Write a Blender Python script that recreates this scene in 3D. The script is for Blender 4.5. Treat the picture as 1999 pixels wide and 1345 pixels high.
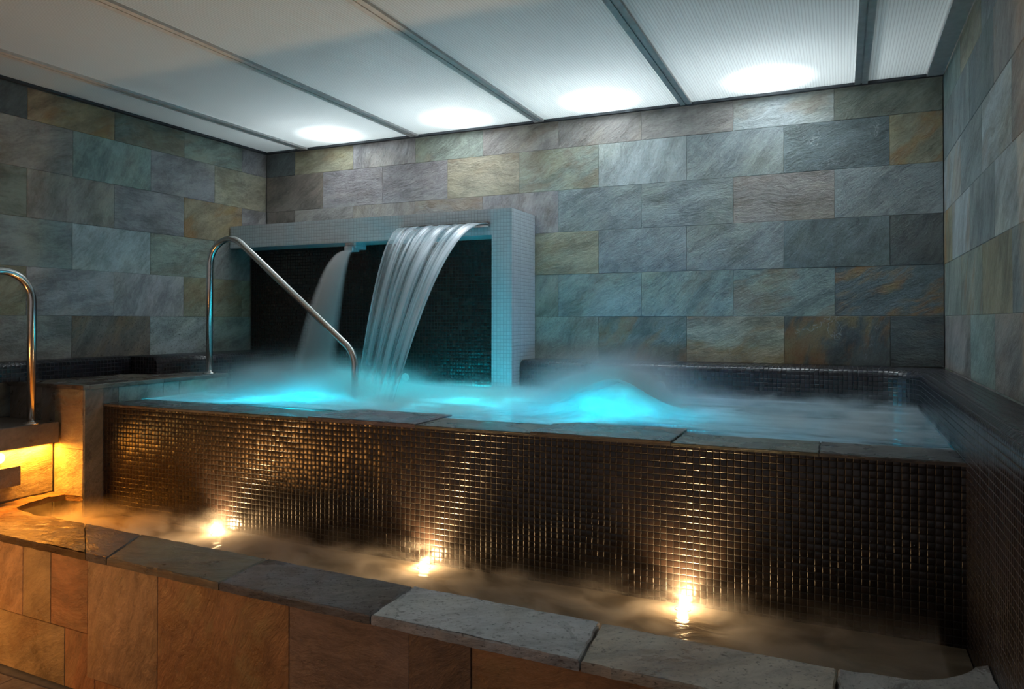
import bpy, bmesh, math, random
from mathutils import Vector, Matrix
random.seed(7)
S = bpy.context.scene
for o in list(bpy.data.objects): bpy.data.objects.remove(o)
COL = S.collection
PI = math.pi

# ------------------------------------------------------------------ camera
cam_d = bpy.data.cameras.new('camera'); cam = bpy.data.objects.new('camera', cam_d); COL.objects.link(cam)
YAW, PIT, ROL = math.radians(24.113), math.radians(0.608), math.radians(0.037)
cam.rotation_euler = (Matrix.Rotation(YAW, 3, 'Z') @ Matrix.Rotation(PI/2 + PIT, 3, 'X') @ Matrix.Rotation(ROL, 3, 'Z')).to_euler()
cam.location = (-0.546, -4.915, 0.276)
cam_d.sensor_width = 36; cam_d.lens = 1435.04/1999*36; cam_d.shift_y = -63.25/1999
cam_d.clip_start = 0.05
S.camera = cam

# ------------------------------------------------------------------ world, exposure
S.view_settings.view_transform = 'Standard'; S.view_settings.look = 'None'
S.view_settings.gamma = 1.0; S.view_settings.use_curve_mapping = False
S.view_settings.exposure = 0.18
W = bpy.data.worlds.new('world'); S.world = W; W.use_nodes = True
W.node_tree.nodes['Background'].inputs[0].default_value = (0.62, 0.60, 0.60, 1)
W.node_tree.nodes['Background'].inputs[1].default_value = 0.33
S.cycles.max_bounces = 8; S.cycles.transparent_max_bounces = 24
S.cycles.diffuse_bounces = 4; S.cycles.glossy_bounces = 4; S.cycles.transmission_bounces = 6
S.cycles.volume_bounces = 1; S.cycles.volume_step_rate = 0.6; S.cycles.volume_max_steps = 128
S.cycles.use_adaptive_sampling = True; S.cycles.adaptive_threshold = 0.02
S.cycles.sample_clamp_indirect = 4.0; S.cycles.use_denoising = True
S.cycles.caustics_reflective = False; S.cycles.caustics_refractive = False

# ------------------------------------------------------------------ lights
def light(name, kind, loc, power, color, **kw):
    d = bpy.data.lights.new(name, kind); d.energy = power; d.color = color
    rot = kw.pop('rot', None)
    for k, v in kw.items(): setattr(d, k, v)
    o = bpy.data.objects.new(name, d); COL.objects.link(o); o.location = loc
    if rot: o.rotation_euler = rot
    return o
COOL = (0.96, 0.98, 1.0); CYAN = (0.0, 0.76, 1.0); WARM = (1.0, 0.62, 0.28); AMBER = (1.0, 0.33, 0.03)
LAMPX = (-0.94, -1.99, -3.06, -4.16)
for i, x in enumerate(LAMPX):                 # the lamps behind the translucent ceiling panels
    light('ceiling_lamp', 'POINT', (x, -0.29, 1.93), (230, 200, 175, 150)[i], COOL, shadow_soft_size=0.05)
light('plenum_light', 'AREA', (-2.5, -2.2, 2.1), 10, (0.84, 0.97, 1.0), shape='RECTANGLE', size=4.6, size_y=4.0)
for (x, y, p) in ((-3.60, -1.30, 42), (-1.66, -1.22, 43)):   # underwater pool lamps
    light('pool_light', 'POINT', (x, y, -0.34), p, CYAN, shadow_soft_size=0.10)
for x in (-2.55, -3.35):  # added cyan fill below the foam, turns the pale fountain frame teal
    light('pool_light', 'POINT', (x, -0.98, -0.36), 38, (0.0, 0.86, 1.0), shadow_soft_size=0.12)
light('pool_light', 'POINT', (-1.72, -0.85, -0.28), 12, (0.22, 0.16, 1.0), shadow_soft_size=0.08)
CHX = (-3.47, -2.24, -1.10)
for i, x in enumerate(CHX):                     # underwater lamps of the foot bath
    light('channel_light', 'SPOT', (x, -2.088, -0.806), (34, 32, 32)[i], WARM, shadow_soft_size=0.022, spot_size=math.radians(108), spot_blend=1.0, rot=(math.radians(180 - 8), 0, 0))
    light('channel_glow', 'POINT', (x, -2.088, -0.800), 4.2, WARM, shadow_soft_size=0.022)
light('step_light', 'AREA', (-4.616, -2.40, -0.425), 13, AMBER, shape='RECTANGLE', size=0.04, size_y=0.44, rot=(0, math.radians(-6), 0))
light('floor_step_light', 'POINT', (-4.55, -3.75, -0.95), 32, (1.0, 0.42, 0.11), shadow_soft_size=0.12)

# ------------------------------------------------------------------ helpers
def tag(o, label=None, cat=None, group=None, kind=None):
    if label: o['label'] = label
    if cat: o['category'] = cat
    if group: o['group'] = group
    if kind: o['kind'] = kind
    return o
def empty(name, loc):
    o = bpy.data.objects.new(name, None); o.location = loc; o.empty_display_size = .1; COL.objects.link(o); return o
def link(name, me, parent=None):
    o = bpy.data.objects.new(name, me); COL.objects.link(o)
    if parent: o.parent = parent; o.matrix_parent_inverse = Matrix.Translation(-Vector(parent.location))
    return o

class NT:
    def __init__(s, name):
        s.m = bpy.data.materials.new(name); s.m.use_nodes = True; s.t = s.m.node_tree; s.t.nodes.clear()
        s.out = s.t.nodes.new('ShaderNodeOutputMaterial')
    def n(s, typ, ins=None, **kw):
        nd = s.t.nodes.new('ShaderNode' + typ)
        for k, v in kw.items(): setattr(nd, k, v)
        for k, v in (ins or {}).items(): s.put(nd.inputs[k], v)
        return nd
    def put(s, sock, v):
        if isinstance(v, bpy.types.NodeSocket): s.t.links.new(v, sock)
        elif isinstance(v, bpy.types.Node): s.t.links.new(v.outputs[0], sock)
        else:
            if sock.type == 'RGBA' and len(v) == 3: v = (*v, 1)
            sock.default_value = v
    def math(s, op, a, b=0.0, c=0.0, clamp=False):
        nd = s.n('Math', {0: a, 1: b, 2: c}, operation=op, use_clamp=clamp); return nd.outputs[0]
    def vm(s, op, a, b=(0, 0, 0)):
        return s.n('VectorMath', {0: a, 1: b}, operation=op).outputs[0]
    def mixc(s, f, a, b, mode='MIX'):
        nd = s.n('Mix', None, data_type='RGBA', blend_type=mode)
        s.put(nd.inputs[0], f); s.put(nd.inputs[6], a); s.put(nd.inputs[7], b); return nd.outputs[2]
    def ramp(s, x, a, b, lo=0.0, hi=1.0):
        return s.n('MapRange', {0: x, 1: a, 2: b, 3: lo, 4: hi}, interpolation_type='SMOOTHSTEP').outputs[0]
    def noise(s, v, scale, detail=4, rough=.55, dist=0.0):
        return s.n('TexNoise', {'Vector': v, 'Scale': scale, 'Detail': detail, 'Roughness': rough, 'Distortion': dist})
    def done(s, surf=None, vol=None):
        if surf: s.put(s.out.inputs[0], surf)
        if vol: s.put(s.out.inputs[1], vol)
        return s.m

def mat_slate(name, rough=0.5, bump=0.55, spec=0.35, dist=.010):
    k = NT(name)
    uv = k.n('UVMap', uv_map='UVMap').outputs[0]
    att = k.n('Attribute', attribute_name='tile'); rnd = att.outputs['Alpha']
    att2 = k.n('Attribute', attribute_name='look')
    sp = k.n('SeparateColor', {0: att2.outputs['Color']}); rust, vein, speck = sp.outputs
    off = k.n('CombineXYZ', {0: k.math('MULTIPLY', rnd, 37.0), 1: k.math('MULTIPLY', rnd, 91.0), 2: k.math('MULTIPLY', rnd, 13.0)}).outputs[0]
    p = k.vm('ADD', uv, off)
    ang = k.math('ADD', k.math('MULTIPLY', k.math('FRACT', k.math('MULTIPLY', rnd, 7.31)), 1.3), -1.25)
    pr = k.n('VectorRotate', {'Vector': p, 'Angle': ang}, rotation_type='Z_AXIS').outputs[0]
    pa = k.vm('MULTIPLY', pr, (1.0, 3.2, 1.0))                      # stretched along the cleft
    warp = k.noise(p, 3.0, 3)
    pw = k.vm('ADD', pa, k.vm('MULTIPLY', warp.outputs['Color'], (.2, .5, .2)))
    n1 = k.noise(pw, 3.2, 9, .62).outputs[0]
    n2 = k.noise(p, 5.0, 6, .6, .6).outputs[0]
    n3 = k.noise(p, 60.0, 4, .6).outputs[0]
    n4 = k.noise(pw, 20.0, 5, .65).outputs[0]
    v = k.math('ADD', k.math('MULTIPLY', n1, .75), k.math('MULTIPLY', n2, .45))
    v = k.math('ADD', v, k.math('MULTIPLY', n3, .12)); v = k.math('ADD', v, k.math('MULTIPLY', k.math('SUBTRACT', n4, .3), .35))               # ~0.71 mean
    gain = k.ramp(v, .48, .95, .55, 1.42)
    c = k.mixc(1.0, att.outputs['Color'], k.n('CombineColor', {0: gain, 1: gain, 2: gain}).outputs[0], 'MULTIPLY')
    hue = k.noise(p, 2.2, 3).outputs[0]
    c = k.mixc(k.ramp(hue, .45, .75, 0, .35), c, k.mixc(1.0, c, (1.15, 1.05, .72), 'MULTIPLY'))
    rmask = k.math('MULTIPLY', k.ramp(k.noise(pw, 1.7, 6, .6).outputs[0], .47, .60), rust, clamp=True)
    rc = k.mixc(k.ramp(n2, .4, .65), (.36, .17, .055), (.38, .29, .12))
    c = k.mixc(k.math('MULTIPLY', rmask, .8), c, rc)
    vn = k.math('ABSOLUTE', k.math('SUBTRACT', k.noise(k.vm('ADD', p, k.vm('MULTIPLY', warp.outputs['Color'], (.3, .3, .3))), 2.3, 5, .6).outputs[0], .5))
    vm_ = k.math('MULTIPLY', k.ramp(vn, .0, .006, 1, 0), k.math('MULTIPLY', vein, k.ramp(n2, .42, .58)))
    c = k.mixc(k.math('MULTIPLY', vm_, .55), c, (.62, .68, .70))
    sm = k.math('MULTIPLY', k.ramp(k.noise(p, 70, 4, .6).outputs[0], .56, .68), speck)
    c = k.mixc(k.math('MULTIPLY', sm, .75), c, (.03, .028, .025))
    # riven relief
    step = k.math('FLOOR', k.math('MULTIPLY', k.noise(pw, 1.3, 4, .5).outputs[0], 7.0))
    ridge = k.noise(pw, 9.0, 9, .72).outputs[0]
    h = k.math('ADD', k.math('MULTIPLY', step, .16), k.math('MULTIPLY', ridge, .9))
    h = k.math('ADD', h, k.math('MULTIPLY', n4, .5)); h = k.math('ADD', h, k.math('MULTIPLY', n3, .22))
    b = k.n('Bump', {'Strength': bump, 'Distance': dist, 'Height': h})
    r = k.ramp(n2, .3, .7, rough - .10, rough + .12)
    return k.done(k.n('BsdfPrincipled', {'Base Color': c, 'Roughness': r, 'Normal': b, 'Specular IOR Level': spec}))

def mat_mosaic(name, base, pitch=.025, rough=.22, grout=(.01, .009, .008), var=.5, spec=.5, tilt=1.0, bump=1.0):
    k = NT(name)
    uv = k.vm('MULTIPLY', k.n('UVMap', uv_map='UVMap').outputs[0], (1/pitch,)*3)
    sep = k.n('SeparateXYZ', {0: uv}).outputs
    fu = k.math('SUBTRACT', k.math('FRACT', sep[0]), .5); fv = k.math('SUBTRACT', k.math('FRACT', sep[1]), .5)
    wn = k.n('TexWhiteNoise', {'Vector': k.vm('FLOOR', k.vm('ADD', uv, (1000.0, 1000.0, 0)))})
    rs = k.n('SeparateColor', {0: wn.outputs['Color']}).outputs
    au = k.math('ABSOLUTE', fu); av = k.math('ABSOLUTE', fv)
    e = k.math('SMOOTH_MAX', au, av, .06)
    face = k.ramp(e, .40, .475, 1, 0)
    edge_h = k.math('ADD', k.math('MULTIPLY', rs[1], .75), .30)
    r2 = k.math('ADD', k.math('MULTIPLY', fu, fu), k.math('MULTIPLY', fv, fv))
    h = k.math('SUBTRACT', k.math('MULTIPLY', k.math('MULTIPLY', face, edge_h), .5), k.math('MULTIPLY', r2, .9))
    tl = k.math('ADD', k.math('MULTIPLY', fu, k.math('SUBTRACT', rs[0], .5)), k.math('MULTIPLY', fv, k.math('SUBTRACT', rs[1], .5)))
    h = k.math('ADD', h, k.math('MULTIPLY', tl, .55*tilt))
    b = k.n('Bump', {'Strength': bump, 'Distance': pitch*.11, 'Height': h})
    g = k.math('ADD', k.math('MULTIPLY', rs[2], var), 1 - var/2)
    c = k.mixc(1.0, base, k.n('CombineColor', {0: g, 1: g, 2: g}).outputs[0], 'MULTIPLY')
    c = k.mixc(face, grout, c)
    rr = k.ramp(e, .42, .48, rough, .7)
    return k.done(k.n('BsdfPrincipled', {'Base Color': c, 'Roughness': rr, 'Normal': b, 'Specular IOR Level': spec}))

def mat_plain(name, c, rough=.5, metal=0.0, spec=.5, noise=0.15, scale=20, bump=.1):
    k = NT(name)
    tc = k.n('TexCoord').outputs['Object']
    n = k.noise(tc, scale, 4).outputs[0]
    g = k.ramp(n, .3, .7, 1 - noise, 1 + noise)
    cc = k.mixc(1.0, c, k.n('CombineColor', {0: g, 1: g, 2: g}).outputs[0], 'MULTIPLY')
    b = k.n('Bump', {'Strength': bump, 'Distance': .002, 'Height': n})
    return k.done(k.n('BsdfPrincipled', {'Base Color': cc, 'Roughness': rough, 'Metallic': metal, 'Normal': b, 'Specular IOR Level': spec}))

M = {}
M['slate'] = mat_slate('slate_wall', bump=1.0)
M['wet'] = mat_slate('slate_wet', rough=.34, bump=.75, spec=.5)
M['riven'] = mat_slate('slate_riven', rough=.34, bump=1.0, spec=.5, dist=.05)
M['grout'] = mat_plain('grout', (.22, .22, .21), .8)
M['dark'] = mat_mosaic('dark_mosaic', (.017, .011, .009), pitch=.0255, rough=.24, grout=(.004, .0035, .003), var=.8, spec=.5, tilt=1.5)
M['darkbench'] = mat_mosaic('charcoal_mosaic', (.020, .019, .026), pitch=.0255, rough=.22, grout=(.02, .018, .02), var=.6, spec=.6)
M['white'] = mat_mosaic('white_mosaic', (.56, .61, .64), pitch=.0245, rough=.3, grout=(.38, .41, .44), var=.10, tilt=.3, bump=.6)
M['steel'] = mat_plain('stainless_steel', (.62, .60, .58), .20, 1.0, noise=.06, scale=60)
M['alu'] = mat_plain('grey_metal', (.48, .47, .46), .42, .0, noise=.1)
M['darktrim'] = mat_plain('dark_metal', (.035, .042, .05), .5, .3)
M['plenum'] = mat_plain('plenum_white', (.26, .29, .30), .9)
M['plastic'] = mat_plain('white_plastic', (.75, .76, .72), .35)
M['coping'] = mat_slate('slate_dark_wet', rough=.28, bump=.5, spec=.6)
M['floor'] = M['wet']

def mat_panel():
    k = NT('ribbed_polycarbonate')
    oc = k.n('TexCoord').outputs['Object']
    x = k.n('SeparateXYZ', {0: oc}).outputs[0]
    w = k.math('SINE', k.math('MULTIPLY', x, 2*PI/0.0155))
    rib = k.ramp(w, .3, .95, 1.0, .80)
    c = k.mixc(1.0, (.80, .84, .84), k.n('CombineColor', {0: rib, 1: rib, 2: rib}).outputs[0], 'MULTIPLY')
    b = k.n('Bump', {'Strength': .5, 'Distance': .002, 'Height': w})
    d = k.n('BsdfDiffuse', {'Color': c, 'Normal': b}); t = k.n('BsdfTranslucent', {'Color': c, 'Normal': b})
    tr = k.n('BsdfTransparent', {'Color': (.95, .98, 1)})
    g = k.n('BsdfGlossy', {'Color': (1, 1, 1), 'Roughness': .22, 'Normal': b})
    a = k.n('MixShader', {0: .50, 1: d, 2: t})
    a2 = k.n('MixShader', {0: .13, 1: a, 2: tr})
    f = k.n('Fresnel', {'IOR': 1.35})
    return k.done(k.n('MixShader', {0: f, 1: a2, 2: g}))
M['panel'] = mat_panel()

# mesh builders ----------------------------------------------------
class MB:
    """collects faces with uv in metres, tile colour (rgb + random) and look (rust, vein, speckle)"""
    def __init__(s): s.v = []; s.f = []; s.uv = []; s.c = []; s.k = []; s.mi = []; s.sm = []
    def face(s, pts, uvs, col=(.2, .2, .2, .5), look=(0, 0, 0), mi=0, smooth=False):
        i = len(s.v); s.v += [tuple(p) for p in pts]; s.f.append(tuple(range(i, i+len(pts))))
        s.uv += list(uvs); s.c += [col]*len(pts); s.k += [(*look, 1)]*len(pts); s.mi.append(mi); s.sm.append(smooth)
    def auto(s, pts, **kw):
        a, b, c = Vector(pts[0]), Vector(pts[1]), Vector(pts[2]); n = (b-a).cross(c-b)
        ax = max(range(3), key=lambda i: abs(n[i])); ij = ((1, 2), (0, 2), (0, 1))[ax]
        s.face(pts, [(p[ij[0]], p[ij[1]]) for p in pts], **kw)
    def box(s, x0, x1, y0, y1, z0, z1, **kw):
        P = [(x, y, z) for z in (z0, z1) for y in (y0, y1) for x in (x0, x1)]
        for q in ((0, 2, 3, 1), (4, 5, 7, 6), (0, 1, 5, 4), (2, 6, 7, 3), (0, 4, 6, 2), (1, 3, 7, 5)):
            s.auto([P[i] for i in q], **kw)
    def tile(s, O, U, V, u0, u1, v0, v1, col, look=(0, 0, 0), mi=0, gap=.0006, th=.006, bev=.0020, jit=.0025, uvo=(0, 0)):
        O, U, V = Vector(O), Vector(U), Vector(V); Nn = U.cross(V).normalized()
        r = random.random(); c = (*col, r); d = th + random.random()*jit
        def P(u, v, h): return O + U*u + V*v + Nn*h
        u0 += gap; u1 -= gap; v0 += gap; v1 -= gap
        o = [(u0, v0), (u1, v0), (u1, v1), (u0, v1)]
        i = [(u0+bev, v0+bev), (u1-bev, v0+bev), (u1-bev, v1-bev), (u0+bev, v1-bev)]
        def uvq(q): return [(a+uvo[0], b+uvo[1]) for a, b in q]
        s.face([P(a, b, d) for a, b in i], uvq(i), c, look, mi)
        for j in range(4):
            k = (j+1) % 4
            s.face([P(*o[j], d-bev), P(*o[k], d-bev), P(*i[k], d), P(*i[j], d)], uvq([o[j], o[k], i[k], i[j]]), c, look, mi)
            s.face([P(*o[j], 0), P(*o[k], 0), P(*o[k], d-bev), P(*o[j], d-bev)], uvq([o[j], o[k], o[k], o[j]]), c, look, mi)
    def slab(s, poly, z0, z1, col, look=(0, 0, 0), mi=0, seg=.03, jit=.003, bev=.004):
        """stone slab from a counter-clockwise outline, edges slightly irregular"""
        c = (*col, random.random()); pts = []
        n = len(poly)
        for i in range(n):
            a, b = Vector(poly[i]), Vector(poly[(i+1) % n]); m = max(1, int((b-a).length/seg))
            for j in range(m):
                p = a.lerp(b, j/m)
                if j: t = (b-a).normalized(); p = p + Vector((t.y, -t.x))*random.uniform(-jit, jit)
                pts.append(p)
        cx = sum((p for p in pts), Vector((0, 0)))/len(pts)
        inn = [p + (cx-p).normalized()*bev for p in pts]
        s.face([(p.x, p.y, z1) for p in inn], [(p.x, p.y) for p in inn], c, look, mi)
        m = len(pts); acc = 0
        for i in range(m):
            j = (i+1) % m; L = (pts[j]-pts[i]).length
            s.face([(*pts[i], z1-bev), (*pts[j], z1-bev), (*inn[j], z1), (*inn[i], z1)], [(acc, 0), (acc+L, 0), (acc+L, .005), (acc, .005)], c, look, mi)
            s.face([(*pts[i], z0), (*pts[j], z0), (*pts[j], z1-bev), (*pts[i], z1-bev)], [(acc, -.06), (acc+L, -.06), (acc+L, 0), (acc, 0)], c, look, mi)
            acc += L
        s.face([(p.x, p.y, z0) for p in reversed(pts)], [(p.x, p.y) for p in reversed(pts)], c, look, mi)
    def build(s, name, mats, parent=None):
        me = bpy.data.meshes.new(name); me.from_pydata(s.v, [], s.f)
        me.uv_layers.new(name='UVMap'); me.color_attributes.new('tile', 'FLOAT_COLOR', 'CORNER'); me.color_attributes.new('look', 'FLOAT_COLOR', 'CORNER')
        uvl = me.uv_layers['UVMap']; ca = me.color_attributes['tile']; cb = me.color_attributes['look']
        uvl.data.foreach_set('uv', [x for t in s.uv for x in t])
        ca.data.foreach_set('color', [x for t in s.c for x in t]); cb.data.foreach_set('color', [x for t in s.k for x in t])
        for m in (mats if isinstance(mats, (list, tuple)) else [mats]): me.materials.append(m)
        me.polygons.foreach_set('material_index', s.mi); me.polygons.foreach_set('use_smooth', s.sm)
        me.update(); return link(name, me, parent)

def tube(name, path, r, mat, parent=None, seg=20):
    """round tube along a path of 3-D points"""
    P = [Vector(p) for p in path]; mb = MB(); rings = []
    ref = None
    for i, p in enumerate(P):
        t = (P[min(i+1, len(P)-1)] - P[max(i-1, 0)]).normalized()
        if ref is None: ref = t.orthogonal().normalized()
        ref = (ref - t*ref.dot(t)).normalized(); b = t.cross(ref)
        rings.append([p + (ref*math.cos(2*PI*k/seg) + b*math.sin(2*PI*k/seg))*r for k in range(seg)])
    me = bpy.data.meshes.new(name); vs = [v for rg in rings for v in rg]; fs = []
    for i in range(len(rings)-1):
        for k in range(seg):
            a = i*seg+k; b2 = i*seg+(k+1) % seg; fs.append((a, b2, b2+seg, a+seg))
    fs.append(tuple(range(seg-1, -1, -1))); fs.append(tuple(range(len(vs)-seg, len(vs))))
    me.from_pydata(vs, [], fs); me.materials.append(mat)
    for p in me.polygons: p.use_smooth = len(p.vertices) == 4
    return link(name, me, parent)
def lathe(name, prof, loc, mat, parent=None, seg=28, axis='Z'):
    me = bpy.data.meshes.new(name); vs = []; fs = []
    for r, z in prof:
        for k in range(seg):
            a = 2*PI*k/seg; v = (r*math.cos(a), r*math.sin(a), z)
            if axis == 'Y': v = (v[0], -v[2], v[1])       # opens towards -y
            vs.append(Vector(v) + Vector(loc))
    for i in range(len(prof)-1):
        for k in range(seg): fs.append((i*seg+k, i*seg+(k+1) % seg, (i+1)*seg+(k+1) % seg, (i+1)*seg+k))
    fs.append(tuple(range(seg-1, -1, -1))); fs.append(tuple(range(len(vs)-seg, len(vs))))
    me.from_pydata(vs, [], fs); me.materials.append(mat)
    for p in me.polygons: p.use_smooth = len(p.vertices) == 4
    return link(name, me, parent)

# ------------------------------------------------------------------ slate walls
XL, XR, ZC, YF, ZF = -5.07, 0.0, 1.70, -6.0, -1.30
C = dict(
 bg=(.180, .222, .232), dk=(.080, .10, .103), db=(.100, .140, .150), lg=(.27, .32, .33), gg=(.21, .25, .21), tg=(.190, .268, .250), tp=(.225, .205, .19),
 pu=(.225, .21, .225), lp=(.30, .29, .31), ol=(.24, .225, .145), tn=(.31, .275, .19), br=(.15, .125, .105), rs=(.28, .20, .11), dg=(.15, .175, .145), lb=(.31, .365, .385))
for _k, _c in C.items():
    _l = sum(_c)/3; C[_k] = tuple((_l + (v-_l)*.72)*1.36 for v in _c)
def row(joints, specs, far):
    e = [0.0] + list(joints)
    while e[-1] < far: e.append(e[-1] + .6)
    out = []
    pool = ('bg', 'tp', 'gg', 'pu', 'tg', 'bg', 'tp')
    for i in range(len(e)-1):
        sp = specs[i] if i < len(specs) else (random.choice(pool), .2, .1, .1)
        out.append((e[i], min(e[i+1], far), sp))
    return out
def wall(name, O, U, far, rows, mirror=False):
    """tiles are measured from the corner O along U"""
    mb = MB(); V = Vector((0, 0, 1)); U = Vector(U); Oo = Vector(O)
    mb_core = Oo.copy(); Nn = U.cross(V) if not mirror else V.cross(U)
    # solid wall body behind the tiles
    a = Oo - Nn*.010; b = a + U*far; c = Oo - Nn*.16; d = c + U*far
    xs = (min(a.x, b.x, c.x, d.x), max(a.x, b.x, c.x, d.x)); ys = (min(a.y, b.y, c.y, d.y), max(a.y, b.y, c.y, d.y))
    if abs(U.y) > .5: ys = (ys[0], .16)
    mb.box(*xs, *ys, ZF, 2.35, mi=1)
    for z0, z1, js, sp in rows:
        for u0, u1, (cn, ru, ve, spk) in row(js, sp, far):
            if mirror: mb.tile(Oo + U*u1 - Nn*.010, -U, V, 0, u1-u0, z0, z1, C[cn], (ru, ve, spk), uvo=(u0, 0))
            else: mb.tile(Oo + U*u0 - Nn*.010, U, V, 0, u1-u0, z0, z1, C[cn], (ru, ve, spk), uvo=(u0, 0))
    return tag(mb.build(name, [M['slate'], M['grout']]), kind='structure')
ev = (.278, .872, 1.479, 2.087, 2.691, 3.289, 3.88, 4.467, 5.07); od = (.58, 1.18, 1.783, 2.386, 2.988, 3.576, 4.165, 4.762, 5.07)
back_rows = [
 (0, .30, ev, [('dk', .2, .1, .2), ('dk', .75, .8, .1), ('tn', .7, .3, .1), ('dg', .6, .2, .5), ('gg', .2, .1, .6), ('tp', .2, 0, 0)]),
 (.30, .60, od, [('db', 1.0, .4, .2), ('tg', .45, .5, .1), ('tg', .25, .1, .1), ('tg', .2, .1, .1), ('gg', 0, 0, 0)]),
 (.60, .90, ev, [('dk', 0, 0, 0), ('db', 0, .2, 0), ('bg', 0, .1, 0), ('bg', .05, .3, 0), ('ol', .3, 0, 0), ('tp', .3, 0, 0)]),
 (.90, 1.20, od, [('bg', 0, 0, 0), ('tp', .1, 0, 0), ('bg', 0, .1, 0), ('bg', 0, .9, 0), ('pu', .1, .3, 0), ('tp', .3, 0, 0), ('tp', .1, 0, 0), ('tp', 0, .2, 0), ('br', 0, 0, 0)]),
 (1.20, 1.50, ev, [('ol', .8, 0, 0), ('db', 0, .8, 0), ('bg', 0, .2, 0), ('lg', 0, .5, 0), ('gg', .3, .3, 0), ('tn', .2, .2, 0), ('pu', 0, .1, 0), ('pu', .1, .4, 0), ('br', 0, 0, 0)]),
 (1.50, 1.695, od, [('dg', .1, .3, 0), ('lg', .3, .2, 0), ('tp', 0, .1, 0), ('tp', .1, .2, 0), ('tp', .2, 0, 0), ('gg', .4, .3, 0), ('lp', .05, .1, 0), ('ol', .3, .1, 0), ('dk', 0, 0, 0)]),
]
under = (-1.295, 0, (.3,), [])
wall('wall_back', (0, 0, 0), (-1, 0, 0), 5.07, [(-.3, 0, od, [])] + back_rows, mirror=True)
el = (.57, 1.16, 1.748, 2.33); ol_ = (.278, .865, 1.45, 2.04)
left_rows = [
 (-.3, 0, el, []),
 (0, .30, el, [('tg', .1, 0, .2), ('lg', 0, 0, 1), ('br', .4, 0, .8), ('tp', .1, 0, .3), ('tp', .1, 0, .3)]),
 (.30, .60, ol_, [('ol', .2, 0, 0), ('ol', .4, .1, 0), ('lp', 0, .1, .2), ('lp', .25, .2, .1), ('ol', .3, 0, .1)]),
 (.60, .90, el, [('tp', .1, 0, 0), ('gg', .2, 0, .1), ('lb', 0, .1, .1), ('bg', 0, .1, .1), ('bg', .1, 0, 0)]),
 (.90, 1.20, ol_, [('pu', 0, 0, 0), ('rs', .9, 0, 0), ('pu', 0, .1, 0), ('tp', 0, 0, .1), ('dg', .1, 0, 0)]),
 (1.20, 1.50, el, [('tn', 0, 0, 0), ('pu', 0, .1, .1), ('tg', .1, .1, .1), ('tp', 0, 0, 0), ('tp', 0, 0, 0)]),
 (1.50, 1.695, ol_, [('pu', 0, 0, 0), ('gg', .3, .2, 0), ('dg', .3, .5, .1), ('rs', .8, 0, .1), ('dk', 0, 0, 0)]),
]
wall('wall_left', (XL, 0, 0), (0, -1, 0), -YF, left_rows, mirror=True)
er = (.34, .935, 1.53); orr = (.65, 1.25, 1.85)
right_rows = [
 (-.3, 0, er, []),
 (0, .30, er, [('tp', .1, 0, .1), ('tp', .05, .1, .1), ('tg', 0, .3, 0), ('tp', .2, 0, 0)]),
 (.30, .60, orr, [('gg', .4, .1, 0), ('gg', .5, .1, 0), ('ol', .2, 0, 0), ('bg', 0, 0, 0)]),
 (.60, .90, er, [('ol', .9, 0, 0), ('lg', .5, .1, 0), ('bg', 0, 0, 0), ('lb', 0, .2, 0)]),
 (.90, 1.20, orr, [('lg', .4, 0, 0), ('bg', 0, 0, 0), ('lb', .3, .1, 0), ('tp', .2, 0, 0)]),
 (1.20, 1.50, er, [('bg', 0, 0, 0), ('bg', 0, .1, 0), ('db', 0, .1, 0), ('tp', .5, 0, 0)]),
 (1.50, 1.695, orr, [('tg', 0, 0, 0), ('ol', .5, 0, 0), ('bg', 0, 0, 0)]),
]
wall('wall_right', (XR, 0, 0), (0, -1, 0), -YF, right_rows)

# floor
mb = MB(); mb.box(XL-.1, XR+.1, YF, .1, ZF-.1, ZF-.008, mi=1)
for i in range(9):
    for j in range(6):
        x0 = XL + i*.6; y1 = -2.84 - j*.6
        if x0 < XR-.05 and y1 - .6 > YF: mb.tile((x0, y1-.6, ZF-.008), (1, 0, 0), (0, 1, 0), 0, min(.6, XR-x0), 0, .6, C[random.choice(('br', 'tp', 'rs'))], (.3, 0, .1), uvo=(i*.6, j*.6))
tag(mb.build('floor', [M['wet'], M['grout']]), kind='structure')

# ------------------------------------------------------------------ ceiling: plenum, panels, beams, trims
mb = MB(); mb.box(XL-.16, XR+.16, YF, .16, 2.35, 2.45); mb.box(XL-.16, XR+.16, YF-.05, YF, 1.72, 2.45)
tag(mb.build('ceiling', M['plenum']), kind='structure')
BX = (-0.43, -1.475, -2.52, -3.565, -4.64)
edges = [XR-.085] + [x for b in BX for x in (b+.036, b-.036)] + [XL+.03]
plabels = ['narrow translucent ribbed ceiling panel beside the right wall', 'translucent ribbed ceiling panel with the rightmost and largest bright glow',
 'translucent ceiling panel glowing directly above the right edge of the fountain surround', 'translucent ceiling panel with glow above the left half of the fountain surround',
 'translucent ceiling panel with the leftmost of the four bright glows', 'narrow plain translucent ceiling panel along the left wall']
for i in range(6):
    x1, x0 = edges[2*i], edges[2*i+1]
    mb = MB(); mb.box(x0-.012, x1+.012, YF+.02, -.028, 1.712, 1.722)
    tag(mb.build('ceiling_panel', M['panel']), plabels[i], 'ceiling panel', 'translucent panels of the ceiling')
n = 0
for b in BX:
    n += 1; mb = MB()
    mb.box(b-.036, b-.004, YF+.02, -.026, 1.697, 1.712); mb.box(b+.004, b+.036, YF+.02, -.026, 1.697, 1.712); mb.box(b-.02, b+.02, YF+.02, -.026, 1.7025, 1.745)
    tag(mb.build('trim_%d' % n, M['alu']), kind='structure')
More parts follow.
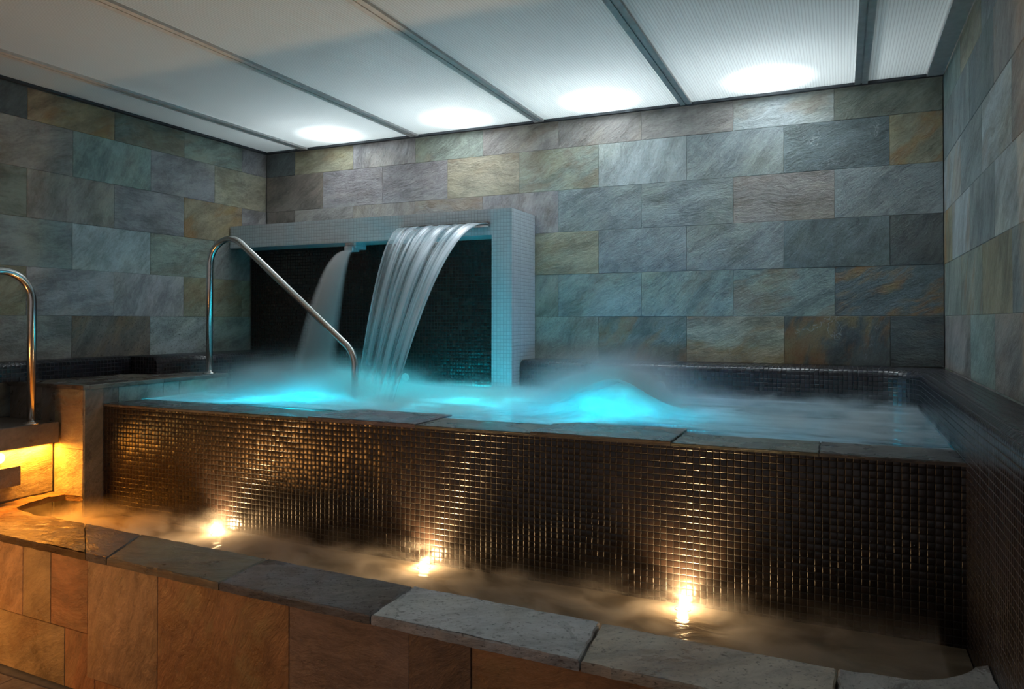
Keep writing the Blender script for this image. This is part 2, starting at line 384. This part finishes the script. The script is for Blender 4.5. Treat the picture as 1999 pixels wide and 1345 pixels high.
for (x0, x1, y0, y1, m) in ((XR-.085, XR-.001, YF+.02, -.026, 'alu'), (XL+.001, XL+.03, YF+.02, -.026, 'darktrim'), (XL+.001, XR-.001, -.028, -.001, 'darktrim')):
    n += 1; mb = MB(); mb.box(x0, x1, y0, y1, 1.696, 1.74); tag(mb.build('trim_%d' % n, M[m]), kind='structure')

# ------------------------------------------------------------------ mosaic benches (swept profile)
def arc(cx, cy, r, a0, a1, n): return [(cx + r*math.cos(math.radians(a0+(a1-a0)*i/n)), cy + r*math.sin(math.radians(a0+(a1-a0)*i/n))) for i in range(n+1)]
def sweep(name, path, inner, top, bottom, parent=None, mat='darkbench', r=.04):
    """path: plan line of the front face; inner: matching points against the wall; rounded nose"""
    mb = MB(); P = [Vector(p) for p in path]; Q = [Vector(q) for q in inner]
    L = [0]
    for i in range(1, len(P)): L.append(L[-1] + (P[i]-P[i-1]).length)
    rows = []
    for i in range(len(P)):
        d = (P[i]-Q[i]).normalized(); pr = []
        pr.append((Q[i], top, -((P[i]-Q[i]).length)))
        pr.append((P[i]-d*r, top, -r))
        for j in range(1, 7):
            a = PI/2*j/6; pr.append((P[i]-d*r + d*r*math.sin(a), top - r + r*math.cos(a), -r + r*a*1.0))
        pr.append((P[i], bottom, -r + r*PI/2 + (top-r-bottom)))
        rows.append([(p.x, p.y, z, s_) for p, z, s_ in pr])
    for i in range(len(rows)-1):
        for j in range(len(rows[0])-1):
            q = [rows[i][j], rows[i][j+1], rows[i+1][j+1], rows[i+1][j]]
            mb.face([p[:3] for p in q], [(L[i], -q[0][3]), (L[i], -q[1][3]), (L[i+1], -q[2][3]), (L[i+1], -q[3][3])], smooth=True)
    for rr, flip in ((rows[0], False), (rows[-1], True)):
        pts = [p[:3] for p in rr] + [(rr[0][0], rr[0][1], bottom)]
        if flip: pts.reverse()
        mb.auto(pts)
    o = mb.build(name, M[mat], parent)
    bm = bmesh.new(); bm.from_mesh(o.data); bmesh.ops.remove_doubles(bm, verts=bm.verts, dist=1e-5); bmesh.ops.recalc_face_normals(bm, faces=bm.faces); bm.to_mesh(o.data); bm.free()
    return o
R = .22; xf, yf = -.165, -.30
corner = arc(xf-R, yf-R, R, 90, 0, 14)
path = [(-2.55 + (xf-R+2.55)*i/10, yf) for i in range(10)] + corner + [(xf, yf-R - (5.9+yf-R)*i/14) for i in range(1, 15)]
inner = [(p[0], -.012) for p in path[:10]] + [(xf-R + (R-xf-.012)*min(1, 2*i/14), -.012 if i <= 7 else -.012 + (yf-R+.012)*(2*i/14-1)) for i in range(15)] + [(-.012, p[1]) for p in path[25:]]
b = sweep('pool_bench', path, inner, .0, ZF, r=.045)
tag(b, 'dark charcoal mosaic bench ledge with rounded nose, turning along the back and right walls', 'bench')
pl = [(XL+.13, -3.2), (XL+.13, -1.42)]
b = sweep('wall_ledge', pl, [(XL+.012, p[1]) for p in pl], .03, -.088, r=.035)
tag(b, 'narrow dark mosaic ledge at the foot of the left wall beside the landing', 'ledge')
pl = [(-4.72, -1.40), (-4.72, -.20)]
b = sweep('seat_block', pl, [(XL+.012, p[1]) for p in pl], .025, -.9, r=.045)
tag(b, 'wider dark mosaic block with rounded nose at the left wall, near the fountain', 'ledge')

# ------------------------------------------------------------------ fountain
fo = tag(empty('fountain_surround', (-3.8, -.2, -.9)), 'pale mosaic fountain surround with dark back panel standing against the slate wall', 'fountain')
ZT, ZB, YB_, YP = 1.03, .853, -.42, -.19
mb = MB()
mb.box(XL+.012, -2.56, YB_, -.012, ZB, ZT)
mb.box(-2.71, -2.56, YB_, -.012, -.9, ZB)
mb.build('frame', M['white'], fo)
mb = MB(); mb.box(XL+.012, -2.711, YP, -.012, -.9, ZB-.001); mb.build('back_panel', M['dark'], fo)
lathe('water_jet_fitting', [(.0, .0), (.030, .0), (.032, .006), (.026, .014), (.014, .012), (.012, .006), (.0, .006)], (-3.535, YP, -.155), M['plastic'], fo, axis='Y')
tag(bpy.data.objects['water_jet_fitting'], None)
mb = MB(); mb.box(-3.42, -2.72, YB_-.03, YB_, .905, .917); mb.box(-3.42, -2.72, YB_-.028, YB_, .935, .940)
mb.build('waterfall_spout', M['steel'], fo)
nz = (-3.895, -.30)
mb = MB(); mb.box(nz[0]-.048, nz[0]+.048, nz[1]-.09, nz[1]+.04, ZB-.045, ZB); mb.box(nz[0]-.034, nz[0]+.034, nz[1]-.12, nz[1]-.03, ZB-.065, ZB-.03)
mb.build('spray_nozzle', M['white'], fo)
for x in (-1.585,):
    f = tag(lathe('water_jet_fitting', [(.0, .0), (.033, .0), (.035, .006), (.028, .015), (.016, .013), (.014, .006), (.0, .006)], (x, yf, -.145), M['plastic'], axis='Y'),
        'small round pale water jet fitting set in the dark back bench', 'jet fitting')

def mat_sheet():
    k = NT('falling_water')
    uv = k.n('UVMap', uv_map='UVMap').outputs[0]; s = k.n('SeparateXYZ', {0: uv}).outputs
    st = k.n('CombineXYZ', {0: k.math('MULTIPLY', s[0], 9.0), 1: k.math('MULTIPLY', s[1], .55)}).outputs[0]
    a = k.noise(st, 1.0, 2, .5).outputs[0]
    fine = k.noise(k.n('CombineXYZ', {0: k.math('MULTIPLY', s[0], 60.0), 1: k.math('MULTIPLY', s[1], .6)}).outputs[0], 1.0, 3, .6).outputs[0]
    band = k.math('ADD', k.math('MULTIPLY', a, .9), k.math('MULTIPLY', fine, .35))
    edge = k.ramp(k.math('ABSOLUTE', k.math('SUBTRACT', s[0], .5)), .465, .495, 0, 1)
    al = k.ramp(band, .50, .78, .14, .92)
    al = k.math('MAXIMUM', al, k.math('MULTIPLY', edge, .7))
    fade = k.ramp(s[1], .72, 1.0, 1.0, .25)
    al = k.math('MULTIPLY', al, fade)
    b = k.n('Bump', {'Strength': .6, 'Distance': .02, 'Height': band})
    d = k.n('BsdfDiffuse', {'Color': (.80, .80, .84), 'Normal': b}); t = k.n('BsdfTranslucent', {'Color': (.80, .80, .84), 'Normal': b})
    g = k.n('BsdfGlossy', {'Color': (.95, .95, 1), 'Roughness': .28, 'Normal': b})
    w = k.n('MixShader', {0: .5, 1: d, 2: t}); w = k.n('MixShader', {0: .35, 1: w, 2: g})
    return k.done(k.n('MixShader', {0: al, 1: k.n('BsdfTransparent'), 2: w}))
M['sheet'] = mat_sheet()
# sheet: parabola from the spout lip, width shrinking on the way down
nu, nt = 60, 44; vs = []; uvs = []; fs = []
zl = .926; land = -.24
for j in range(nt+1):
    t = j/nt; T = t*math.sqrt((zl-land))
    for i in range(nu+1):
        u = i/nu; xs = -3.41 + .685*u
        w = .5 + (u-.5)*(1-.36*t**1.1); x = -3.41 + .685*w - .02*t
        reach = .66 + .28*u
        y = -.445 - reach*T/math.sqrt(zl-land) - .012*math.sin(u*PI*11)*t*(1-t) - .01*math.sin(u*PI*5+1)*t
        z = zl - T*T*.97 + .010*math.sin(u*PI*12)*math.sin(PI*min(1, t*2))
        vs.append((x, y, z)); uvs.append((u, t))
for j in range(nt):
    for i in range(nu): a = j*(nu+1)+i; fs.append((a, a+1, a+nu+2, a+nu+1))
me = bpy.data.meshes.new('water_sheet'); me.from_pydata(vs, [], fs); l = me.uv_layers.new(name='UVMap')
for lp in me.loops: l.data[lp.index].uv = uvs[lp.vertex_index]
for p in me.polygons: p.use_smooth = True
me.materials.append(M['sheet'])
o = link('water_sheet', me); md = o.modifiers.new('thick', 'SOLIDIFY'); md.thickness = .006
tag(o, 'wide curved sheet of water pouring from the slot spout of the fountain', 'waterfall')

def vol_mat(name, color, dens, aniso=.1, fn=None):
    k = NT(name)
    d = fn(k) if fn else dens
    return k.done(vol=k.n('VolumeScatter', {'Color': color, 'Density': d, 'Anisotropy': aniso}))
# spray of the nozzle: a falling jet, dense along its core and fading outwards
def spray(k):
    oc = k.n('TexCoord').outputs['Object']; s = k.n('SeparateXYZ', {0: oc}).outputs
    n = k.noise(k.vm('MULTIPLY', oc, (30, 22, 1.2)), 1.0, 3).outputs[0]
    dz = k.math('SUBTRACT', ZB-.060, s[2])
    t = k.math('SQRT', k.math('MAXIMUM', dz, 0.0))
    def norm(c, a, b, r0, r1):
        ctr = k.math('ADD', k.math('MULTIPLY', t, b), a)
        return k.math('DIVIDE', k.math('SUBTRACT', c, ctr), k.math('ADD', k.math('MULTIPLY', t, r1), r0))
    qx = norm(s[0], nz[0], .05, .022, .060); qy = norm(s[1], nz[1]-.10, -.50, .020, .055)
    q = k.math('ADD', k.math('MULTIPLY', qx, qx), k.math('MULTIPLY', qy, qy))
    core = k.math('EXPONENT', k.math('MULTIPLY', q, -1.1))
    return k.math('MULTIPLY', k.math('MULTIPLY', core, k.ramp(t, .1, 1.0, 170, 75)), k.ramp(n, .3, .7, .6, 1.3))
M['spray'] = vol_mat('spray', (.95, .96, 1), 10, fn=spray)
vs = []; fs = []; sg = 20; N = 16
for j in range(N+1):
    t = j/N*1.03; cx = nz[0] + .05*t; cy = nz[1]-.10 - .50*t; cz = (ZB-.062) - t*t
    rx = .035 + .13*t; ry = .030 + .12*t
    for k_ in range(sg):
        a = 2*PI*k_/sg; vs.append((cx+rx*math.cos(a), cy+ry*math.sin(a), cz))
for j in range(N):
    for k_ in range(sg): fs.append((j*sg+k_, j*sg+(k_+1) % sg, (j+1)*sg+(k_+1) % sg, (j+1)*sg+k_))
fs.append(tuple(range(sg-1, -1, -1))); fs.append(tuple(range(len(vs)-sg, len(vs))))
me = bpy.data.meshes.new('water_spray'); me.from_pydata(vs, [], fs); me.materials.append(M['spray'])
bm = bmesh.new(); bm.from_mesh(me); bmesh.ops.recalc_face_normals(bm, faces=bm.faces); bm.to_mesh(me); bm.free()
tag(link('water_spray', me), 'narrow misty jet of water falling from the small nozzle left of the wide waterfall', 'water jet')

# ------------------------------------------------------------------ pool front wall with slate coping
YW = -2.03; XWL, XWR = -4.385, xf+.004; ZCOP = -.203
pw = tag(empty('pool_wall', (-2.3, YW+.13, -1.2)), 'long dark brown mosaic front wall of the raised whirlpool', 'pool wall')
mb = MB(); mb.box(XWL, XWR, YW, YW+.24, ZF, ZCOP-.014); mb.build('mosaic_face', M['dark'], pw)
cop = MB(); cc = (.062, .058, .066)
xs = [XWL, -3.95, -3.4, -2.93, -2.32, -1.75, -1.155, -.62, XWR]
wide = {3: 1, 5: 1}
for i in range(len(xs)-1):
    yin = YW+.265 + (.085 if i in wide else 0)
    x0, x1 = xs[i], xs[i+1]
    if i in wide: poly = [(x0, YW-.006), (x1-.002, YW-.006), (x1-.002, yin), (x0+.10, yin), (x0, YW+.265)]
    else: poly = [(x0, YW-.006), (x1-.002, YW-.006), (x1-.002, yin), (x0, yin)]
    col = tuple(c*random.uniform(.8, 1.35) for c in cc)
    cop.slab(poly, ZCOP-.014, ZCOP + (.006 if i in wide else 0), col, (.1, .3, .1), jit=.0015, bev=.003)
tag(cop.build('coping', M['coping'], pw), 'dark grey wet slate coping on top of the wall')

# ------------------------------------------------------------------ landing and steps on the left
XP, YFp, YBp, ZP = -4.395, -2.15, -1.10, -.09
ld = tag(empty('landing', (-4.73, -1.6, ZF)), 'wet slate landing platform beside the pool, between its dark front wall and the left wall', 'landing')
mb = MB(); mb.box(XL+.012, XP-.010, YFp+.010, YBp-.010, ZF, ZP-.025, mi=1)
# right face (towards the pool)
for (y0, y1, cn, ru) in ((YFp, -1.93, 'br', .2), (-1.93, -1.62, 'tg', .1), (-1.62, -1.5, 'tg', 0), (-1.5, YBp, 'gg', .4)):
    mb.tile((XP-.010, y0, ZF), (0, 1, 0), (0, 0, 1), 0, y1-y0, .30, ZP-.025-ZF, C[cn], (ru, .2, .2), jit=0)
# front face: pier at the right, riser at the left
mb.tile((XP-.25, YFp+.010, -.45), (1, 0, 0), (0, 0, 1), 0, .25, 0, .335, C['ol'], (.5, .2, .2), jit=0)
mb.tile((XP-.25, YFp+.010, -1.0), (1, 0, 0), (0, 0, 1), 0, .25, 0, .55, C['ol'], (.6, .2, .2), jit=0)
mb.tile((XL+.02, YFp+.010, -.35), (1, 0, 0), (0, 0, 1), 0, .29, 0, .235, C['br'], (.2, .1, .1), jit=0)
mb.tile((XL+.31, YFp+.010, -.35), (1, 0, 0), (0, 0, 1), 0, .12, 0, .235, C['br'], (.3, .1, .1), jit=0)
mb.build('body', [M['wet'], M['grout']], ld)
mb = MB()
for (x0, x1, y0, y1, cn) in ((XL+.012, -4.70, YFp-.006, -1.62, 'br'), (-4.70, XP+.006, YFp-.006, -1.62, 'br'), (XL+.012, -4.70, -1.62, YBp+.004, 'tp'), (-4.70, XP+.006, -1.62, YBp+.004, 'br')):
    mb.slab([(x0, y0), (x1-.002, y0), (x1-.002, y1-.002), (x0, y1-.002)], ZP-.025, ZP, tuple(c*.55 for c in C[cn]), (.2, .1, .1), jit=.001, bev=.003)
mb.build('top_slab', M['coping'], ld)

st = tag(empty('steps', (-4.8, -2.7, ZF)), 'slate steps with amber light under the treads at the left edge, below the landing', 'steps')
XS = -4.647
mb = MB(); mb.box(XL+.012, XS-.010, -2.80, YFp-.002, ZF, -.42, mi=1); mb.box(XL+.012, XS-.010, -3.35, -2.80, ZF, -.61, mi=1)
for (y0, y1, z0, z1, cn) in ((-2.44, YFp, -.70, -.42, 'ol'), (-2.80, -2.44, -.70, -.42, 'ol'), (-3.35, -2.80, -.95, -.61, 'ol')):
    mb.tile((XS-.010, y0, 0), (0, 1, 0), (0, 0, 1), 0, y1-y0, z0, z1, C[cn], (.5, .2, .2), jit=0)
mb.build('base', [M['wet'], M['grout']], st)
for (y0, y1, z0, z1) in ((-2.80, YFp-.012, -.415, -.30), (-3.32, -2.372, -.615, -.512)):
    mb = MB(); mb.slab([(XL+.012 if z1 > -.4 else XS+.001, y0), (-4.585, y0), (-4.585, y1), (XL+.012 if z1 > -.4 else XS+.001, y1)], z0, z1, tuple(c*.75 for c in C['br']), (.2, .1, .1), jit=.001)
    mb.build('tread', M['wet'], st)
k = NT('amber_lamp'); M['amber'] = k.done(k.n('Emission', {'Color': (1.0, .62, .20), 'Strength': 5.0}))
mb = MB()
prof = arc(-2.455, -.462, .028, -90, 90, 8)
pts = [(y, z) for y, z in prof]
top = [(-2.70, -.434)]; bot = [(-2.70, -.490)]
sec = bot + pts + top
mb.face([(XS+.020, y, z) for y, z in sec], [(y, z) for y, z in sec])
mb.face([(XS+.001, y, z) for y, z in reversed(sec)], [(y, z) for y, z in reversed(sec)])
for i in range(len(sec)):
    a, b2 = sec[i], sec[(i+1) % len(sec)]; mb.auto([(XS+.001, *a), (XS+.001, *b2), (XS+.020, *b2), (XS+.020, *a)])
mb.build('step_lamp', M['amber'], st)

# ------------------------------------------------------------------ handrails
def bend(P, radii, n=12):
    """polyline with rounded corners"""
    P = [Vector(p) for p in P]; out = [P[0]]
    for i in range(1, len(P)-1):
        a = (P[i-1]-P[i]).normalized(); b = (P[i+1]-P[i]).normalized(); th = a.angle(b); r = radii[i-1]
        d = r/math.tan(th/2); A = P[i]+a*d; B = P[i]+b*d; c = P[i] + (a+b).normalized()*(r/math.sin(th/2))
        va, vb = A-c, B-c; ang = va.angle(vb)
        for j in range(n+1):
            t = j/n; out.append(c + (va*math.sin((1-t)*ang) + vb*math.sin(t*ang))/math.sin(ang))
    out.append(P[-1]); return out
def rail(name, pts, radii, label, flange):
    base = Vector(pts[0]); e = tag(empty(name, base), label, 'handrail')
    tube('rail', bend(pts, radii, 16), .0215, M['steel'], e, 24)
    for p in flange: lathe('base_flange', [(0, 0), (.042, 0), (.042, .006), (.030, .012), (.0225, .014), (.0225, .016)], p, M['steel'], e)
rail('handrail', [(-4.455, -1.2, ZP+.001), (-4.455, -1.2, .845), (-4.40, -1.2, .853), (-3.265, -1.2, .10), (-3.265, -1.2, -.62)], [.02, .14, .16],
     'curved steel handrail running from the landing down into the turquoise pool', [(-4.455, -1.2, ZP)]) if False else None
rp = [(-4.457, -1.2, ZP+.001), (-4.457, -1.2, .998), (-3.262, -1.2, .073), (-3.262, -1.2, -.62)]
rail('handrail', rp, [.175, .17], 'curved steel handrail running from the landing down into the turquoise pool', [(-4.457, -1.2, ZP)])
rp = [(-4.625, -2.292, -.299), (-4.625, -2.292, .71), (-4.625, -3.55, -.30), (-4.625, -3.55, ZF)]
rail('handrail', rp, [.16, .16], 'curved steel handrail at the left edge, its post standing on the upper step', [(-4.625, -2.292, -.30)])

# ------------------------------------------------------------------ foot bath wall in front
fb = tag(empty('footbath_wall', (-2.5, -2.7, ZF)), 'low slate-clad wall with stone coping around the foot bath in the foreground', 'low wall')
ZK = -.705
yo = lambda x: -2.80 - .0345*(x+4.04)
yi = lambda x: -2.517 - .038*(x+3.87)
face = MB(); U = Vector((1, -.0345, 0)).normalized()
xa, xb = -4.62, -.175; yb_ = .022      # wall face sits back under the coping
def fp(x): return Vector((x, yo(x)+yb_, 0))
P4 = [(xa, yo(xa)+yb_+.010), (xb, yo(xb)+yb_+.010), (xb, yi(xb)-.01), (-3.9, yi(-3.9)-.01), (-4.3, -2.52), (-4.53, -2.5), (xa, -2.5)]
face.slab(P4, ZF, ZK-.031, (.1, .1, .1), mi=1, jit=0, seg=9)
tops = [-4.62, -3.90, -3.70, -3.45, -3.02, -2.34, -1.83, -1.60, -1.0, -.45, -.175]
F = dict(tn=(.40, .25, .13), rs=(.36, .17, .07), ol=(.34, .24, .11), br=(.19, .11, .07), tp=(.27, .17, .12))
cols = ['tn', 'ol', 'rs', 'tn', 'rs', 'tp', 'br', 'rs', 'br', 'br']
for i in range(len(tops)-1):
    z0 = -1.23 if i in (3, 4, 5) else -1.05
    face.tile(fp(tops[i]), U, (0, 0, 1), 0, (tops[i+1]-tops[i])/U.x, z0 if i != 4 else ZF, ZK-.034, F[cols[i]], ((.5, .2, .3, .3, .9, .1, .2, .6, .2, .2)[i], 0, .25), jit=.004)
bots = [-4.62, -4.1, -3.60, -3.40, -3.02, -2.34, -1.83, -1.2, -.6, -.175]
bc = ['ol', 'ol', 'rs', 'rs', 'rs', 'br', 'br', 'rs', 'br']
for i in range(len(bots)-1):
    if i == 4: continue
    z1 = -1.23 if i in (3, 5) else -1.05
    face.tile(fp(bots[i]), U, (0, 0, 1), 0, (bots[i+1]-bots[i])/U.x, ZF, z1, F[bc[i]], (.4, 0, .25), jit=.004)
face.build('clad_body', [M['wet'], M['grout']], fb)
def relief(o, zt, amp):
    """riven top: the top face is cut fine and raised along the cleft"""
    from mathutils import noise as mn
    bm = bmesh.new(); bm.from_mesh(o.data)
    top = [f for f in bm.faces if f.normal.z > .95 and abs(f.calc_center_median().z - zt) < .002]
    rim = set(v.index for f in top for v in f.verts); bm.verts.index_update()
    lay = bm.verts.layers.int.new('rim')
    for f in top:
        for v in f.verts: v[lay] = 1
    bmesh.ops.triangulate(bm, faces=top)
    for _ in range(7):
        es = [e for e in bm.edges if e.calc_length() > .016 and all(f.normal.z > .95 for f in e.link_faces) and len(e.link_faces) == 2]
        if not es: break
        r = bmesh.ops.subdivide_edges(bm, edges=es, cuts=1)
        bm.faces.ensure_lookup_table()
        bmesh.ops.triangulate(bm, faces=[f for f in bm.faces if len(f.verts) > 3 and f.normal.z > .95])
    for v in bm.verts:
        if v.link_faces and all(f.normal.z > .95 for f in v.link_faces):
            x, y = v.co.x, v.co.y; u, w = x*.94 + y*.34, y*.94 - x*.34
            q = mn.noise(Vector((u*3, w*6, 2)))*.5
            h = 1 - abs(mn.noise(Vector((u*7+q*2, w*26+q*5, 1)))) * 1.8
            v.co.z += amp*(h*.55 + mn.noise(Vector((u*22, w*60, 7)))*.35 + mn.noise(Vector((u*4, w*5, 3)))*.6 - .2)
    for f in bm.faces:
        if f.normal.z > .5: f.smooth = True
    bm.to_mesh(o.data); bm.free(); return o
def slabpart(poly, col, look, label, zt=ZK, m='wet'):
    mb = MB(); mb.slab(poly, ZK-.030, zt, col, look, jit=.003, bev=.005); relief(tag(mb.build('coping_slab', M[m], fb), label), zt, .009 if m == 'riven' and 'rusty' in label else .003)
sx = [-3.50, -2.70, -1.985, -1.26, -.56]; so = [-3.446, -2.57, -1.975, -1.235, -.56]
# left slab wraps the rounded end of the bath
left = [(-4.66+.03, yo(-4.63)), (so[0], yo(so[0])), (-3.872, -2.517), (-4.10, -2.510), (-4.28, -2.508), (-4.42, -2.490), (-4.49, -2.452), (-4.525, -2.36), (-4.545, -2.25), (-4.52, -2.17), (XP+.001, YFp-.003), (XS+.001, YFp-.003)]
slabpart(left, (.34, .23, .11), (.8, .1, .05), 'rusty gold riven slate slab curving round the end of the bath', m='riven')
def q(xi0, xi1, xo0, xo1): return [(xo0+.003, yo(xo0)), (xo1-.003, yo(xo1)), (xi1-.003, yi(xi1)), (xi0+.003, yi(xi0))]
slabpart(q(-3.87, -3.47, so[0], -3.31), (.11, .10, .095), (.1, .1, 0), 'small smooth dark grey slate slab')
slabpart(q(-3.47, sx[1], -3.31, so[1]-.1), (.17, .15, .11), (.3, .1, 0), 'tan slate slab')
slabpart(q(sx[1], sx[2], so[1]-.1, so[2]), (.31, .32, .34), (.1, .4, .8), 'mottled grey white slate slab', m='riven')
slabpart(q(sx[2], sx[3], so[2], so[3]), (.40, .41, .42), (.05, .3, .9), 'pale grey slate slab', zt=ZK+.003)
slabpart(q(sx[3], sx[4], so[3], so[4]), (.42, .37, .31), (.2, .2, .9), 'beige speckled slate slab')
xr = xf-.001
slabpart([(so[4]+.003, yo(so[4])), (xr, yo(xr)), (xr, -2.44), (-.20, -2.47), (-.235, -2.53), (-.30, -2.59), (-.38, -2.628), (sx[4]+.003, yi(sx[4]))], (.34, .32, .30), (.1, .2, .8), 'grey slate slab with a rounded inner corner against the bench')

# ------------------------------------------------------------------ foot bath basin, lamps, water
fbf = MB(); fbf.box(-4.55, xf-.002, -2.66, YW-.001, -1.06, -.99)
tag(fbf.build('bath_floor', M['darkbench']), 'dark mosaic floor of the foot bath under the shallow water', 'bath floor')
k = NT('warm_lamp'); M['warm'] = k.done(k.n('Emission', {'Color': (1.0, .80, .50), 'Strength': 10.0}))
ul = ['underwater lamp in the foot bath, farthest left, glowing white under the foam', 'underwater lamp in the foot bath, middle one, at the foot of the dark mosaic wall', 'underwater lamp in the foot bath, farthest right, at the foot of the dark mosaic wall']
for i, x in enumerate(CHX):
    e = tag(empty('underwater_lamp', (x, -2.082, -.99)), ul[i], 'lamp', 'underwater lamps of the foot bath')
    lathe('housing', [(0, 0), (.034, 0), (.034, .160), (.031, .167), (.027, .167), (.027, .161), (0, .161)], (x, -2.082, -.99), M['steel'], e)
    lathe('lens', [(0, .1615), (.025, .1615), (.020, .166), (0, .167)], (x, -2.082, -.99), M['warm'], e)

def mat_water(name, deep, foamcol, lo, hi, scale, base=0.0, strx=.5):
    k = NT(name)
    oc = k.n('TexCoord').outputs['Object']
    p = k.vm('MULTIPLY', oc, (strx, 1, 1))
    wp = k.noise(p, scale*.6, 2).outputs['Color']
    pp = k.vm('ADD', p, k.vm('MULTIPLY', wp, (.5, .5, 0)))
    n = k.noise(pp, scale, 5, .55).outputs[0]
    f = k.ramp(n, lo, hi, base, 1)
    hb = k.noise(pp, scale*2.5, 3).outputs[0]
    b = k.n('Bump', {'Strength': .35, 'Distance': .02, 'Height': hb})
    d = k.n('BsdfDiffuse', {'Color': foamcol, 'Normal': b}); t = k.n('BsdfTranslucent', {'Color': foamcol, 'Normal': b})
    foam = k.n('MixShader', {0: .5, 1: d, 2: t})
    g = k.n('BsdfGlossy', {'Color': (1, 1, 1), 'Roughness': .18, 'Normal': b})
    fr = k.n('Fresnel', {'IOR': 1.33, 'Normal': b})
    clear = k.n('MixShader', {0: fr, 1: k.n('BsdfTransparent', {'Color': deep}), 2: g})
    return k.done(k.n('MixShader', {0: f, 1: clear, 2: foam}))
M['pool_water'] = mat_water('pool_water', (.10, .45, .50), (.68, .72, .78), .36, .62, 3.2, strx=.45)
M['bath_water'] = mat_water('bath_water', (.62, .50, .34), (.55, .46, .34), .42, .66, 5.5, base=.66, strx=.7)
def water(name, x0, x1, y0, y1, z, amp, mat, nx, ny, f=1.0, bumps=()):
    from mathutils import noise as mn
    vs = []; fs = []
    for j in range(ny+1):
        for i in range(nx+1):
            x = x0+(x1-x0)*i/nx; y = y0+(y1-y0)*j/ny
            h = amp*(mn.noise(Vector((x*2.2*f, y*3.6*f, 1.3))) + .4*mn.noise(Vector((x*6*f, y*8*f, 4))))
            for (bx, by, br, bh) in bumps: h += bh*math.exp(-((x-bx)**2+(y-by)**2)/br**2)
            vs.append((x, y, z+h))
    for j in range(ny):
        for i in range(nx): a = j*(nx+1)+i; fs.append((a, a+1, a+nx+2, a+nx+1))
    me = bpy.data.meshes.new(name); me.from_pydata(vs, [], fs); me.materials.append(mat)
    for p in me.polygons: p.use_smooth = True
    return link(name, me)
o = water('pool_water', XP+.002, xf-.003, YW+.243, yf-.003, -.203, .008, M['pool_water'], 160, 70, bumps=((-1.66, -1.15, .24, .165), (-3.5, -1.2, .30, .03)))
tag(o, 'foaming turquoise lit water filling the raised whirlpool', 'water', kind='stuff')
o = water('bath_water', -4.53, xf-.003, -2.62, YW-.002, -.825, .004, M['bath_water'], 120, 24, 1.5)
tag(o, 'shallow warm lit water in the narrow foot bath below the dark mosaic wall', 'water', kind='stuff')

# basin floor of the whirlpool
mb = MB(); mb.box(XP+.001, xf-.001, YW+.242, yf-.001, -.96, -.90); tag(mb.build('pool_floor', M['darkbench']), 'dark floor of the whirlpool under the foam', 'pool floor')

# ------------------------------------------------------------------ mist
def mist_pool(k):
    oc = k.n('TexCoord').outputs['Object']; s = k.n('SeparateXYZ', {0: oc}).outputs
    z = k.math('SUBTRACT', s[2], -.205)
    wp = k.noise(oc, 2.5, 2).outputs['Color']
    p = k.vm('ADD', k.vm('MULTIPLY', oc, (1.0, 1.4, 3.0)), k.vm('MULTIPLY', wp, (.6, .6, .6)))
    n = k.noise(p, 3.4, 4, .6).outputs[0]
    hgt = k.ramp(n, .32, .72, .012, .050)
    low = k.math('EXPONENT', k.math('MULTIPLY', k.math('DIVIDE', z, hgt), -1.6))
    d = k.math('MULTIPLY', low, k.ramp(n, .3, .65, 3.0, 15.0))
    def blob(cx, cy, rx, ry, h, a):
        dx = k.math('DIVIDE', k.math('SUBTRACT', s[0], cx), rx); dy = k.math('DIVIDE', k.math('SUBTRACT', s[1], cy), ry); dz = k.math('DIVIDE', z, h)
        q2 = k.math('ADD', k.math('ADD', k.math('MULTIPLY', dx, dx), k.math('MULTIPLY', dy, dy)), k.math('MULTIPLY', dz, dz))
        return k.math('MULTIPLY', k.math('EXPONENT', k.math('MULTIPLY', q2, -1.0)), a)
    for bb in ((-1.66, -1.15, .26, .26, .17, 26), (-3.85, -1.0, .45, .30, .13, 13), (-3.3, -1.15, .30, .28, .10, 16), (-2.7, -1.0, .6, .4, .05, 7)):
        d = k.math('ADD', d, k.math('MULTIPLY', blob(*bb), k.ramp(n, .3, .6, .45, 1.25)))
    return d
M['mist_pool'] = vol_mat('mist_pool', (.94, .97, 1.0), 5, fn=mist_pool)
mb = MB(); mb.box(XP+.01, xf-.012, YW+.275, yf-.012, -.198, .20)
tag(mb.build('pool_mist', M['mist_pool']), 'thin white steam drifting low over the turquoise whirlpool', 'steam', kind='stuff')
def mist_bath(k):
    oc = k.n('TexCoord').outputs['Object']; s = k.n('SeparateXYZ', {0: oc}).outputs
    z = k.math('SUBTRACT', s[2], -.82)
    n = k.noise(k.vm('MULTIPLY', oc, (1.0, 1.4, 2.0)), 4.5, 4, .6, .6).outputs[0]
    low = k.math('EXPONENT', k.math('MULTIPLY', z, -38.0))
    left = k.ramp(s[0], -3.6, -2.2, 13.0, 7.0)
    return k.math('MULTIPLY', k.math('MULTIPLY', low, left), k.ramp(n, .40, .62, .04, 1.7))
M['mist_bath'] = vol_mat('mist_bath', (.95, .93, .9), 5, fn=mist_bath)
mb = MB(); mb.box(-4.50, -.25, -2.50, YW-.01, -.818, -.70)
tag(mb.build('bath_mist', M['mist_bath']), 'faint warm mist over the foot bath, thickest at its left end', 'steam', kind='stuff')
